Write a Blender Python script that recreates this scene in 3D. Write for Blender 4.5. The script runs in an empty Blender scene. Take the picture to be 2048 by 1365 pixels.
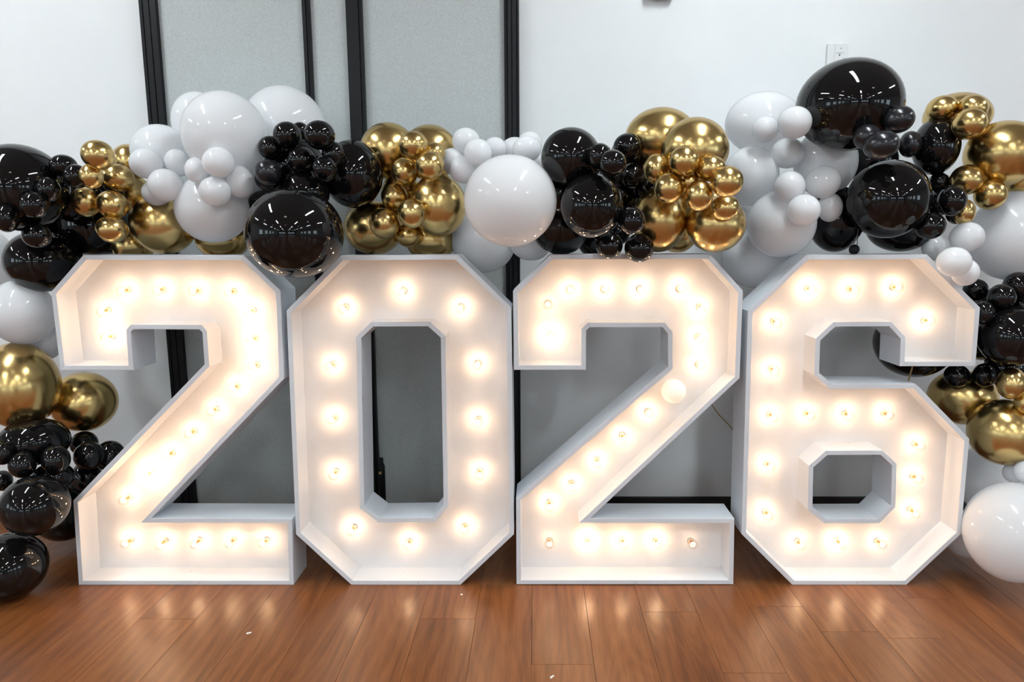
import bpy, bmesh, math, random
from mathutils import Vector, Matrix, Euler
from mathutils.geometry import tessellate_polygon

S = bpy.context.scene
COL = S.collection
rnd = random.Random(26)

# ------------------------------------------------------------------ measures
# metres; camera stands at x=0 y=0 looking along +y; number fronts stand at FRONT_Y
CAM_Z = 1.2568
CAM_PITCH = 8.655
FOCAL_PX = 1350.0
SHIFT_X = -0.02490
FRONT_Y = 2.3119
DEPTH = 0.142
RECESS = 0.1
WALL_Y = 2.9175
POSTS = [(-1.601, -1.535), (-0.949, -0.918), (-0.771, -0.707), (-0.135, -0.075)]
JOINTS = {0: 2.087, 5: 2.09, 7: 1.844, 9: 2.13, 10: 1.804, 11: 2.164, 12: 2.014, 14: 2.22}

ROOM_X = 7.2
ROOM_BACK = -18.0
CEIL_Z = 3.35

# ------------------------------------------------------------------ camera, world, light, exposure
cam_d = bpy.data.cameras.new('camera')
cam = bpy.data.objects.new('camera', cam_d)
COL.objects.link(cam)
cam.location = (0, 0, CAM_Z)
cam.rotation_euler = (math.radians(90 - CAM_PITCH), 0, 0)
cam_d.sensor_fit = 'HORIZONTAL'
cam_d.sensor_width = 36.0
cam_d.lens = FOCAL_PX / 2048 * 36.0
cam_d.shift_x = SHIFT_X
cam_d.clip_start = 0.02
S.camera = cam

w = bpy.data.worlds.new('world')
S.world = w
w.use_nodes = True
w.node_tree.nodes['Background'].inputs[0].default_value = (0.75, 0.85, 1, 1)
w.node_tree.nodes['Background'].inputs[1].default_value = 0.6

S.view_settings.view_transform = 'Standard'
S.view_settings.look = 'None'
S.view_settings.exposure = 0.0
S.view_settings.gamma = 1.0
S.view_settings.use_curve_mapping = False
cy = S.cycles
cy.use_denoising = True
cy.denoiser = 'OPENIMAGEDENOISE'
cy.max_bounces = 9
cy.diffuse_bounces = 6
cy.glossy_bounces = 5
cy.transparent_max_bounces = 16
cy.sample_clamp_indirect = 6.0
cy.caustics_reflective = False
cy.caustics_refractive = False
cy.use_light_tree = True

STRIP_LIGHT = 76.0      # radiance of the ceiling strips
ROUND_LIGHT = 9.0
WINDOW_LIGHT = 5.0
BULB_LIGHT = 250.0      # radiance of an ordinary bulb filament

# ------------------------------------------------------------------ materials
def mat(name):
    m = bpy.data.materials.new(name)
    m.use_nodes = True
    nt = m.node_tree
    return m, nt, nt.nodes['Principled BSDF']

def N(nt, kind, **kw):
    n = nt.nodes.new(kind)
    for k, v in kw.items():
        if k.startswith('i_'):
            n.inputs[k[2:].replace('_', ' ')].default_value = v
        else:
            setattr(n, k, v)
    return n

def ramp(nt, stops):
    r = nt.nodes.new('ShaderNodeValToRGB')
    e = r.color_ramp.elements
    while len(e) < len(stops):
        e.new(0.5)
    for q, (p, c) in zip(e, stops):
        q.position = p
        q.color = (*c, 1)
    return r

def simple(name, col, rough=0.5, metal=0.0, spec=0.5):
    m, nt, b = mat(name)
    b.inputs['Base Color'].default_value = (*col, 1)
    b.inputs['Roughness'].default_value = rough
    b.inputs['Metallic'].default_value = metal
    b.inputs['Specular IOR Level'].default_value = spec
    return m

def textured(name, c1, c2, scale, rough=0.5, bump=0.0, detail=6, stretch=(1, 1, 1), lo=0.35, hi=0.65):
    m, nt, b = mat(name)
    tc = N(nt, 'ShaderNodeTexCoord')
    mp = N(nt, 'ShaderNodeMapping')
    mp.inputs['Scale'].default_value = stretch
    no = N(nt, 'ShaderNodeTexNoise')
    no.inputs['Scale'].default_value = scale
    no.inputs['Detail'].default_value = detail
    r = ramp(nt, [(lo, c1), (hi, c2)])
    L = nt.links.new
    L(tc.outputs['Object'], mp.inputs[0]); L(mp.outputs[0], no.inputs['Vector'])
    L(no.outputs['Fac'], r.inputs[0]); L(r.outputs[0], b.inputs['Base Color'])
    b.inputs['Roughness'].default_value = rough
    if bump:
        bp = N(nt, 'ShaderNodeBump')
        bp.inputs['Strength'].default_value = bump
        bp.inputs['Distance'].default_value = 0.002
        L(no.outputs['Fac'], bp.inputs['Height']); L(bp.outputs[0], b.inputs['Normal'])
    return m

def emit(name, col, strength):
    m = bpy.data.materials.new(name)
    m.use_nodes = True
    nt = m.node_tree
    nt.nodes.clear()
    e = N(nt, 'ShaderNodeEmission')
    e.inputs[0].default_value = (*col, 1)
    e.inputs[1].default_value = strength
    o = N(nt, 'ShaderNodeOutputMaterial')
    nt.links.new(e.outputs[0], o.inputs[0])
    return m

def wood_material(name, brick=False):
    m, nt, b = mat(name)
    L = nt.links.new
    tc = N(nt, 'ShaderNodeTexCoord')
    oi = N(nt, 'ShaderNodeObjectInfo')
    off = N(nt, 'ShaderNodeVectorMath', operation='MULTIPLY_ADD')
    off.inputs[1].default_value = (37.0, 91.0, 13.0)
    comb = N(nt, 'ShaderNodeCombineXYZ')
    for k in range(3):
        L(oi.outputs['Random'], comb.inputs[k])
    L(comb.outputs[0], off.inputs[0]); L(tc.outputs['Object'], off.inputs[2])
    # long streaks
    mp = N(nt, 'ShaderNodeMapping'); mp.inputs['Scale'].default_value = (1, 0.035, 1)
    L(off.outputs[0], mp.inputs[0])
    fine = N(nt, 'ShaderNodeTexNoise'); fine.inputs['Scale'].default_value = 210; fine.inputs['Detail'].default_value = 8; fine.inputs['Roughness'].default_value = 0.62
    L(mp.outputs[0], fine.inputs['Vector'])
    mp2 = N(nt, 'ShaderNodeMapping'); mp2.inputs['Scale'].default_value = (1, 0.16, 1)
    L(off.outputs[0], mp2.inputs[0])
    wave = N(nt, 'ShaderNodeTexWave', wave_type='BANDS', bands_direction='X')
    wave.inputs['Scale'].default_value = 7
    wave.inputs['Distortion'].default_value = 16
    wave.inputs['Detail'].default_value = 3.5
    wave.inputs['Detail Scale'].default_value = 0.7
    L(mp2.outputs[0], wave.inputs['Vector'])
    big = N(nt, 'ShaderNodeTexNoise'); big.inputs['Scale'].default_value = 9; big.inputs['Detail'].default_value = 3
    L(mp2.outputs[0], big.inputs['Vector'])
    a = N(nt, 'ShaderNodeMath', operation='MULTIPLY_ADD'); a.inputs[1].default_value = 0.13
    L(wave.outputs['Fac'], a.inputs[0])
    f2 = N(nt, 'ShaderNodeMath', operation='MULTIPLY'); f2.inputs[1].default_value = 0.62
    L(fine.outputs['Fac'], f2.inputs[0]); L(f2.outputs[0], a.inputs[2])
    c = N(nt, 'ShaderNodeMath', operation='MULTIPLY_ADD'); c.inputs[1].default_value = 0.55
    L(big.outputs['Fac'], c.inputs[0]); L(a.outputs[0], c.inputs[2])
    # arched growth rings: contour lines of a slow, stretched noise
    ring = N(nt, 'ShaderNodeTexNoise'); ring.inputs['Scale'].default_value = 5.5; ring.inputs['Detail'].default_value = 1.2
    L(mp2.outputs[0], ring.inputs['Vector'])
    rm = N(nt, 'ShaderNodeMath', operation='MULTIPLY'); rm.inputs[1].default_value = 130
    L(ring.outputs['Fac'], rm.inputs[0])
    rs = N(nt, 'ShaderNodeMath', operation='SINE'); L(rm.outputs[0], rs.inputs[0])
    cc = N(nt, 'ShaderNodeMath', operation='MULTIPLY_ADD'); cc.inputs[1].default_value = 0.038
    L(rs.outputs[0], cc.inputs[0]); L(c.outputs[0], cc.inputs[2])
    c = cc
    r = ramp(nt, [(0.36, (0.095, 0.031, 0.0085)), (0.57, (0.175, 0.058, 0.0155)), (0.85, (0.262, 0.096, 0.030))])
    L(c.outputs[0], r.inputs[0])
    hsv = N(nt, 'ShaderNodeHueSaturation')
    hv = N(nt, 'ShaderNodeMath', operation='MULTIPLY_ADD'); hv.inputs[1].default_value = 0.18; hv.inputs[2].default_value = 0.91
    L(oi.outputs['Random'], hv.inputs[0]); L(hv.outputs[0], hsv.inputs['Value'])
    L(r.outputs[0], hsv.inputs['Color'])
    col_out = hsv.outputs[0]
    if brick:
        br = N(nt, 'ShaderNodeTexBrick')
        br.inputs['Scale'].default_value = 1
        br.inputs['Brick Width'].default_value = 1.22
        br.inputs['Row Height'].default_value = 0.187
        br.inputs['Mortar Size'].default_value = 0.0012
        br.inputs['Color1'].default_value = (1, 1, 1, 1); br.inputs['Color2'].default_value = (0.8, 0.8, 0.8, 1)
        br.inputs['Mortar'].default_value = (0.2, 0.2, 0.2, 1)
        rot = N(nt, 'ShaderNodeMapping'); rot.inputs['Rotation'].default_value = (0, 0, math.pi / 2)
        L(tc.outputs['Object'], rot.inputs[0]); L(rot.outputs[0], br.inputs['Vector'])
        mx = N(nt, 'ShaderNodeMix', data_type='RGBA', blend_type='MULTIPLY'); mx.inputs[0].default_value = 1
        L(hsv.outputs[0], mx.inputs[6]); L(br.outputs[0], mx.inputs[7])
        col_out = mx.outputs[2]
    L(col_out, b.inputs['Base Color'])
    rr = N(nt, 'ShaderNodeMath', operation='MULTIPLY_ADD'); rr.inputs[1].default_value = 0.14; rr.inputs[2].default_value = 0.25
    L(fine.outputs['Fac'], rr.inputs[0]); L(rr.outputs[0], b.inputs['Roughness'])
    b.inputs['Specular IOR Level'].default_value = 0.5
    bp = N(nt, 'ShaderNodeBump'); bp.inputs['Strength'].default_value = 0.16; bp.inputs['Distance'].default_value = 0.0012
    L(fine.outputs['Fac'], bp.inputs['Height']); L(bp.outputs[0], b.inputs['Normal'])
    return m

def paint_material():
    """white house paint on plywood: faint grain and a few dark knocks where the paint is gone"""
    m, nt, b = mat('white_paint')
    L = nt.links.new
    tc = N(nt, 'ShaderNodeTexCoord')
    no = N(nt, 'ShaderNodeTexNoise'); no.inputs['Scale'].default_value = 38; no.inputs['Detail'].default_value = 5
    L(tc.outputs['Object'], no.inputs['Vector'])
    chips = ramp(nt, [(0.735, (0.715, 0.75, 0.79)), (0.75, (0.16, 0.15, 0.145))])
    L(no.outputs['Fac'], chips.inputs[0])
    L(chips.outputs[0], b.inputs['Base Color'])
    b.inputs['Roughness'].default_value = 0.42
    gr = N(nt, 'ShaderNodeTexNoise'); gr.inputs['Scale'].default_value = 120; gr.inputs['Detail'].default_value = 3
    L(tc.outputs['Object'], gr.inputs['Vector'])
    bp = N(nt, 'ShaderNodeBump'); bp.inputs['Strength'].default_value = 0.12; bp.inputs['Distance'].default_value = 0.001
    L(gr.outputs['Fac'], bp.inputs['Height']); L(bp.outputs[0], b.inputs['Normal'])
    return m

def glass_material():
    m = bpy.data.materials.new('clear_bulb_glass')
    m.use_nodes = True
    nt = m.node_tree
    nt.nodes.clear()
    L = nt.links.new
    tr = N(nt, 'ShaderNodeBsdfTransparent'); tr.inputs[0].default_value = (0.97, 0.96, 0.94, 1)
    gl = N(nt, 'ShaderNodeBsdfGlossy'); gl.inputs['Roughness'].default_value = 0.03
    lw = N(nt, 'ShaderNodeLayerWeight'); lw.inputs['Blend'].default_value = 0.25
    mu = N(nt, 'ShaderNodeMath', operation='MULTIPLY'); mu.inputs[1].default_value = 0.22
    mx = N(nt, 'ShaderNodeMixShader'); o = N(nt, 'ShaderNodeOutputMaterial')
    L(lw.outputs['Fresnel'], mu.inputs[0]); L(mu.outputs[0], mx.inputs[0])
    L(tr.outputs[0], mx.inputs[1]); L(gl.outputs[0], mx.inputs[2]); L(mx.outputs[0], o.inputs[0])
    return m

M = {}
M['paint'] = paint_material()
M['board'] = textured('white_back_board', (0.76, 0.765, 0.77), (0.82, 0.825, 0.83), 7, rough=0.55, bump=0.05)
M['wall'] = textured('white_wall_paint', (0.80, 0.83, 0.84), (0.83, 0.86, 0.87), 3, rough=0.65, bump=0.03)
M['side_wall'] = simple('grey_side_wall', (0.45, 0.46, 0.46), 0.8)
M['end_wall'] = simple('grey_end_wall', (0.22, 0.22, 0.22), 0.8)
M['ceil'] = textured('ceiling_tile', (0.46, 0.48, 0.49), (0.52, 0.54, 0.55), 40, rough=0.8)
M['fabric'] = textured('grey_fabric', (0.44, 0.475, 0.475), (0.56, 0.60, 0.60), 330, rough=0.95, bump=0.15, detail=3)
M['black_metal'] = simple('black_anodised_metal', (0.007, 0.008, 0.010), 0.42, spec=0.22)
M['black_gap'] = simple('black_seal', (0.004, 0.004, 0.005), 0.7)
M['vinyl'] = simple('black_vinyl_baseboard', (0.010, 0.009, 0.009), 0.5)
M['subfloor'] = simple('dark_subfloor', (0.02, 0.012, 0.008), 0.9)
M['wood'] = wood_material('wood_plank')
M['wood_far'] = wood_material('wood_floor_far', brick=True)
M['glass'] = glass_material()
M['porcelain'] = simple('cream_socket', (0.72, 0.66, 0.58), 0.4)
M['brown'] = simple('brown_socket_core', (0.42, 0.22, 0.09), 0.5)
M['frosted'] = None
M['strip'] = emit('strip_diffuser', (0.90, 0.97, 1.0), STRIP_LIGHT)
M['round'] = emit('round_diffuser', (0.92, 0.97, 1.0), ROUND_LIGHT)
M['pane'] = emit('daylight_pane', (0.72, 0.88, 1.0), WINDOW_LIGHT)
M['white_metal'] = simple('white_enamel', (0.78, 0.79, 0.8), 0.35)
M['grey_plastic'] = simple('grey_plastic', (0.62, 0.70, 0.70), 0.45)
M['white_plastic'] = simple('white_plastic', (0.76, 0.78, 0.79), 0.35)
M['dark_plastic'] = simple('dark_plastic', (0.10, 0.11, 0.11), 0.4)
M['brass'] = simple('brass', (0.55, 0.40, 0.2), 0.35, 1.0)
M['cord'] = simple('gold_cord', (0.36, 0.25, 0.09), 0.5)
M['paper'] = simple('white_paper', (0.8, 0.78, 0.75), 0.8)

def balloon_material(name, col, rough, metal=0.0, ior=1.5, sss=0.0):
    m, nt, b = mat(name)
    L = nt.links.new
    b.inputs['Base Color'].default_value = (*col, 1)
    b.inputs['Metallic'].default_value = metal
    b.inputs['IOR'].default_value = ior
    tc = N(nt, 'ShaderNodeTexCoord')
    no = N(nt, 'ShaderNodeTexNoise'); no.inputs['Scale'].default_value = 3.0; no.inputs['Detail'].default_value = 2
    L(tc.outputs['Object'], no.inputs['Vector'])
    r = N(nt, 'ShaderNodeMath', operation='MULTIPLY_ADD'); r.inputs[1].default_value = rough * 0.5; r.inputs[2].default_value = rough * 0.75
    L(no.outputs['Fac'], r.inputs[0]); L(r.outputs[0], b.inputs['Roughness'])
    if sss:                                  # thin latex lets light through into the hollow inside
        tl = N(nt, 'ShaderNodeBsdfTranslucent'); tl.inputs[0].default_value = (*col, 1)
        mx = N(nt, 'ShaderNodeMixShader'); mx.inputs[0].default_value = sss
        L(b.outputs[0], mx.inputs[1]); L(tl.outputs[0], mx.inputs[2])
        L(mx.outputs[0], nt.nodes['Material Output'].inputs[0])
    return m

M['b_black'] = balloon_material('black_latex', (0.0045, 0.0045, 0.005), 0.045, ior=1.45)
M['b_satin'] = balloon_material('satin_black_latex', (0.012, 0.012, 0.015), 0.24)
M['b_white'] = balloon_material('white_latex', (0.935, 0.95, 0.965), 0.09, sss=0.30)
M['b_gold'] = balloon_material('gold_chrome_latex', (0.66, 0.475, 0.195), 0.238, metal=1.0)

# ------------------------------------------------------------------ mesh helpers
def mesh_of(name, verts, faces, mats, smooth=False, fmat=None):
    me = bpy.data.meshes.new(name)
    me.from_pydata([tuple(v) for v in verts], [], faces)
    for m in (mats if isinstance(mats, (list, tuple)) else [mats]):
        me.materials.append(m)
    if fmat:
        for p, k in zip(me.polygons, fmat):
            p.material_index = k
    if smooth:
        for p in me.polygons:
            p.use_smooth = True
    me.update()
    return me

def link(name, me, parent=None, loc=(0, 0, 0), rot=(0, 0, 0)):
    o = bpy.data.objects.new(name, me)
    COL.objects.link(o)
    o.location = loc
    o.rotation_euler = rot
    if parent is not None:
        o.parent = parent
    return o

def from_bm(name, bm, mats, smooth=False):
    bmesh.ops.recalc_face_normals(bm, faces=bm.faces[:])
    me = bpy.data.meshes.new(name)
    bm.to_mesh(me)
    bm.free()
    for m in (mats if isinstance(mats, (list, tuple)) else [mats]):
        me.materials.append(m)
    if smooth:
        for p in me.polygons:
            p.use_smooth = True
    return me

def box_bm(x0, x1, y0, y1, z0, z1, bevel=0.0, seg=1, bm=None):
    own = bm is None
    b = bmesh.new()
    v = [b.verts.new(p) for p in ((x0, y0, z0), (x1, y0, z0), (x1, y1, z0), (x0, y1, z0), (x0, y0, z1), (x1, y0, z1), (x1, y1, z1), (x0, y1, z1))]
    for f in ((0, 3, 2, 1), (4, 5, 6, 7), (0, 1, 5, 4), (1, 2, 6, 5), (2, 3, 7, 6), (3, 0, 4, 7)):
        b.faces.new([v[i] for i in f])
    if bevel:
        bmesh.ops.bevel(b, geom=b.edges[:], offset=bevel, segments=seg, affect='EDGES', profile=0.5)
    if own:
        return b
    tmp = bpy.data.meshes.new('tmp'); b.to_mesh(tmp); b.free(); bm.from_mesh(tmp); bpy.data.meshes.remove(tmp)
    return bm

def box(name, dims, m, parent=None, bevel=0.0, seg=1, loc=(0, 0, 0), smooth=False):
    return link(name, from_bm(name, box_bm(*dims, bevel=bevel, seg=seg), m, smooth), parent, loc)

def extrude_profile(name, prof, z0, z1, m, parent=None, loc=(0, 0, 0)):
    n = len(prof)
    v = [(x, y, z0) for x, y in prof] + [(x, y, z1) for x, y in prof]
    f = [(i, (i + 1) % n, n + (i + 1) % n, n + i) for i in range(n)] + [tuple(range(n - 1, -1, -1)), tuple(range(n, 2 * n))]
    bm = bmesh.new(); tmp = mesh_of('tmp', v, f, []); bm.from_mesh(tmp); bpy.data.meshes.remove(tmp)
    return link(name, from_bm(name, bm, m), parent, loc)

def lathe_mesh(name, prof, seg, mats, smooth=True, fm=None):
    """revolve (r, z) pairs about local z"""
    v, f, mi = [], [], []
    rings = []
    for r, z in prof:
        if r < 1e-6:
            rings.append([len(v)]); v.append((0, 0, z))
        else:
            rings.append(list(range(len(v), len(v) + seg)))
            for k in range(seg):
                a = 2 * math.pi * k / seg
                v.append((r * math.cos(a), r * math.sin(a), z))
    for q in range(len(rings) - 1):
        A, B = rings[q], rings[q + 1]
        for k in range(seg):
            j = (k + 1) % seg
            if len(A) == 1 and len(B) == 1: continue
            if len(A) == 1: f.append((A[0], B[j], B[k]))
            elif len(B) == 1: f.append((A[k], A[j], B[0]))
            else: f.append((A[k], A[j], B[j], B[k]))
            mi.append(fm[q] if fm else 0)
    return mesh_of(name, v, f, mats, smooth, mi)

def tube_mesh(name, pts, r, m, seg=8):
    pts = [Vector(p) for p in pts]
    v, f = [], []
    for i, p in enumerate(pts):
        t = (pts[min(i + 1, len(pts) - 1)] - pts[max(i - 1, 0)]).normalized()
        a = t.cross(Vector((0, 1, 0.01))).normalized(); b = t.cross(a).normalized()
        for k in range(seg):
            q = 2 * math.pi * k / seg
            v.append(p + a * (r * math.cos(q)) + b * (r * math.sin(q)))
    for i in range(len(pts) - 1):
        for k in range(seg):
            j = (k + 1) % seg
            f.append((i * seg + k, i * seg + j, (i + 1) * seg + j, (i + 1) * seg + k))
    f.append(tuple(range(seg))); f.append(tuple(range((len(pts) - 1) * seg, len(pts) * seg)))
    return mesh_of(name, v, f, m, True)

def smooth_path(pts, n=6):
    pts = [Vector(p) for p in pts]
    out = []
    for i in range(len(pts) - 1):
        p0, p1, p2, p3 = pts[max(i - 1, 0)], pts[i], pts[i + 1], pts[min(i + 2, len(pts) - 1)]
        for k in range(n):
            t = k / n
            out.append(0.5 * ((2 * p1) + (p2 - p0) * t + (2 * p0 - 5 * p1 + 4 * p2 - p3) * t * t + (3 * p1 - p0 - 3 * p2 + p3) * t ** 3))
    out.append(pts[-1])
    return out

def empty(name, loc=(0, 0, 0)):
    o = bpy.data.objects.new(name, None)
    COL.objects.link(o)
    o.location = loc
    o.empty_display_size = 0.1
    return o

def tag(o, label, cat, group=None):
    o['label'] = label
    o['category'] = cat
    if group:
        o['group'] = group
    return o

def struct(o):
    o['kind'] = 'structure'
    return o

# ------------------------------------------------------------------ the room
T = 0.12
# floor: planks are separate pieces in front of and under the numbers, plain vinyl wood beyond
ROW0, ROWW = -1.328, 0.187
K0, K1 = -7, 20
PX0, PX1 = ROW0 + K0 * ROWW, ROW0 + K1 * ROWW
PY0, PY1 = 0.45, WALL_Y - 0.002
X, B = ROOM_X, ROOM_BACK
fv = [(-X, B, 0), (X, B, 0), (X, WALL_Y, 0), (-X, WALL_Y, 0),
      (PX0, PY0, 0), (PX1, PY0, 0), (PX1, PY1, 0), (PX0, PY1, 0),
      (PX0, PY0, -0.006), (PX1, PY0, -0.006), (PX1, PY1, -0.006), (PX0, PY1, -0.006),
      (-X, B, -0.1), (X, B, -0.1), (X, WALL_Y, -0.1), (-X, WALL_Y, -0.1)]
ff = [(0, 1, 5, 4), (1, 2, 6, 5), (2, 3, 7, 6), (3, 0, 4, 7), (8, 9, 10, 11),
      (4, 5, 9, 8), (5, 6, 10, 9), (6, 7, 11, 10), (7, 4, 8, 11),
      (12, 15, 14, 13), (0, 12, 13, 1), (1, 13, 14, 2), (2, 14, 15, 3), (3, 15, 12, 0)]
floor = struct(link('floor', mesh_of('floor', fv, ff, [M['wood_far'], M['subfloor']], fmat=[0, 0, 0, 0] + [1] * 10)))

plank_cache = {}
def plank_mesh(length):
    key = round(length, 3)
    if key not in plank_cache:
        bm = box_bm(0.0004, ROWW - 0.0004, 0.0004, key - 0.0004, -0.0055, 0.0)
        top = [e for e in bm.edges if all(v.co.z > -0.001 for v in e.verts)]
        bmesh.ops.bevel(bm, geom=top, offset=0.0005, segments=1, affect='EDGES')
        plank_cache[key] = from_bm('plank', bm, M['wood'])
    return plank_cache[key]

PL = 1.22
for k in range(K0, K1):
    j = JOINTS.get(k, 0.6 + rnd.random() * PL)
    while j > PY0:
        j -= PL
    y = j
    while y < PY1 - 0.01:
        a, e = max(y, PY0), min(y + PL, PY1)
        if e - a > 0.03:
            link('plank', plank_mesh(e - a), floor, (ROW0 + k * ROWW, a, 0))
        y += PL

struct(box('wall_back', (-X - T, X + T, WALL_Y, WALL_Y + T, -0.1, CEIL_Z + T), M['wall']))
struct(box('wall_left', (-X - T, -X, B, WALL_Y, -0.1, CEIL_Z + T), M['side_wall']))
struct(box('wall_right', (X, X + T, B, WALL_Y, -0.1, CEIL_Z + T), M['side_wall']))
struct(box('wall_front', (-X - T, X + T, B - T, B, -0.1, CEIL_Z + T), M['end_wall']))
struct(box('ceiling', (-X, X, B, WALL_Y, CEIL_Z, CEIL_Z + T), M['ceil']))
struct(box('baseboard_back', (POSTS[3][1] + 0.002, X, WALL_Y - 0.011, WALL_Y, 0, 0.101), M['vinyl'], bevel=0.002))
struct(box('baseboard_left', (-X, POSTS[0][0] - 0.002, WALL_Y - 0.011, WALL_Y, 0, 0.101), M['vinyl'], bevel=0.002))

# windows in the wall behind the camera, seen mirrored in the balloons
wi = 0
for x0 in (-6.2, -4.5, -2.8, 0.9, 2.6, 4.3):
    wi += 1
    f = empty('window_%d' % wi, (x0, B, 0)); struct(f)
    bm = bmesh.new()
    for d in ((0, 1.5, 0, 0.05, 0.75, 0.82), (0, 1.5, 0, 0.05, 1.95, 2.02), (0, 0.07, 0, 0.05, 0.82, 1.95), (1.43, 1.5, 0, 0.05, 0.82, 1.95), (0.72, 0.78, 0, 0.045, 0.82, 1.95)):
        box_bm(*d, bm=bm)
    link('frame', from_bm('window_frame', bm, M['black_metal']), f)
    for a, e in ((0.07, 0.72), (0.78, 1.43)):
        box('pane', (a, e, 0.005, 0.015, 0.82, 1.95), M['pane'], f)

for side in (-1, 1):
    for yy in (-1.6, -4.2, -6.8, -9.4):
        wi += 1
        f = empty('window_%d' % wi, (side * X, yy, 0)); struct(f)
        f.rotation_euler = (0, 0, math.pi / 2 if side > 0 else -math.pi / 2)
        bm = bmesh.new()
        for d in ((-0.75, 0.75, 0, 0.05, 0.95, 1.02), (-0.75, 0.75, 0, 0.05, 2.15, 2.22), (-0.75, -0.68, 0, 0.05, 1.02, 2.15), (0.68, 0.75, 0, 0.05, 1.02, 2.15), (-0.03, 0.03, 0, 0.045, 1.02, 2.15)):
            box_bm(*d, bm=bm)
        link('frame', from_bm('window_frame', bm, M['black_metal']), f)
        for a, e in ((-0.68, -0.03), (0.03, 0.68)):
            box('pane', (a, e, 0.005, 0.015, 1.02, 2.15), M['pane'], f)

# ceiling lights: rows of linear fixtures and round ones between
def strip_parts():
    bm = bmesh.new()
    box_bm(-0.085, 0.085, -0.62, 0.62, -0.06, 0.0, bevel=0.006, bm=bm)
    return from_bm('housing', bm, M['white_metal']), from_bm('diffuser', box_bm(-0.07, 0.07, -0.6, 0.6, -0.066, -0.0605), M['strip'])
hm, dm = strip_parts()
ORD = ('first', 'second', 'third', 'fourth', 'fifth', 'sixth')
for a_, yy in enumerate((1.45, -1.75, -4.95, -8.15, -11.35, -14.55)):
    for c_, xx in enumerate((-5.4, -2.25, 0.9, 4.05)):
        r = tag(empty('linear_ceiling_light', (xx, yy, CEIL_Z)), 'white linear ceiling light, %s row from the balloon wall, %s from left' % (ORD[a_], ORD[c_]), 'ceiling light', 'linear ceiling lights')
        link('housing', hm, r)
        link('diffuser', dm, r)
rh = lathe_mesh('housing', [(0, 0), (0.17, 0), (0.17, -0.09), (0.14, -0.09), (0.14, -0.085)], 24, M['white_metal'])
rd = lathe_mesh('diffuser', [(0.138, -0.085), (0, -0.085)], 24, M['round'])
for a_, (xx, yy) in enumerate(((-4.1, -0.2), (-0.9, -0.2), (2.2, -0.2), (-4.1, -3.4), (-0.9, -3.4), (2.2, -3.4))):
    r = tag(empty('round_ceiling_light', (xx, yy, CEIL_Z)), 'white round ceiling light, %s row from the balloon wall, %s from left' % (ORD[a_ // 3], ORD[a_ % 3]), 'ceiling light', 'round ceiling lights')
    link('housing', rh, r)
    link('diffuser', rd, r)

# ------------------------------------------------------------------ folding partition of grey panels in black posts
part = tag(empty('folding_partition', ((POSTS[0][0] + POSTS[3][1]) / 2, WALL_Y, 0)),
           'grey fabric partition panels in black upright posts behind the numbers', 'partition')
px = part.location.x
pz = CEIL_Z - 0.01
for (l, r) in ((POSTS[0][1], POSTS[1][0]), (POSTS[1][1], POSTS[2][0]), (POSTS[2][1], POSTS[3][0])):
    box('fabric_panel', (l - px, r - px, -0.014, -0.001, 0.004, pz), M['fabric'], part)
def post(x0, x1, grooves, d):
    x0 -= px; x1 -= px
    prof = [(x0, -0.001), (x0, -d)]
    for g in grooves:
        gx = x0 + (x1 - x0) * g
        prof += [(gx - 0.002, -d), (gx - 0.001, -d + 0.006), (gx + 0.002, -d + 0.006), (gx + 0.003, -d - 0.002)]
    prof += [(x1, -d), (x1, -0.001)]
    extrude_profile('post', prof, 0.002, pz, M['black_metal'], part)
post(*POSTS[0], (0.22, 0.62), 0.036)
post(*POSTS[1], (0.5,), 0.03)
post(*POSTS[2], (0.8,), 0.036)
post(*POSTS[3], (0.2, 0.5, 0.85), 0.036)

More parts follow.
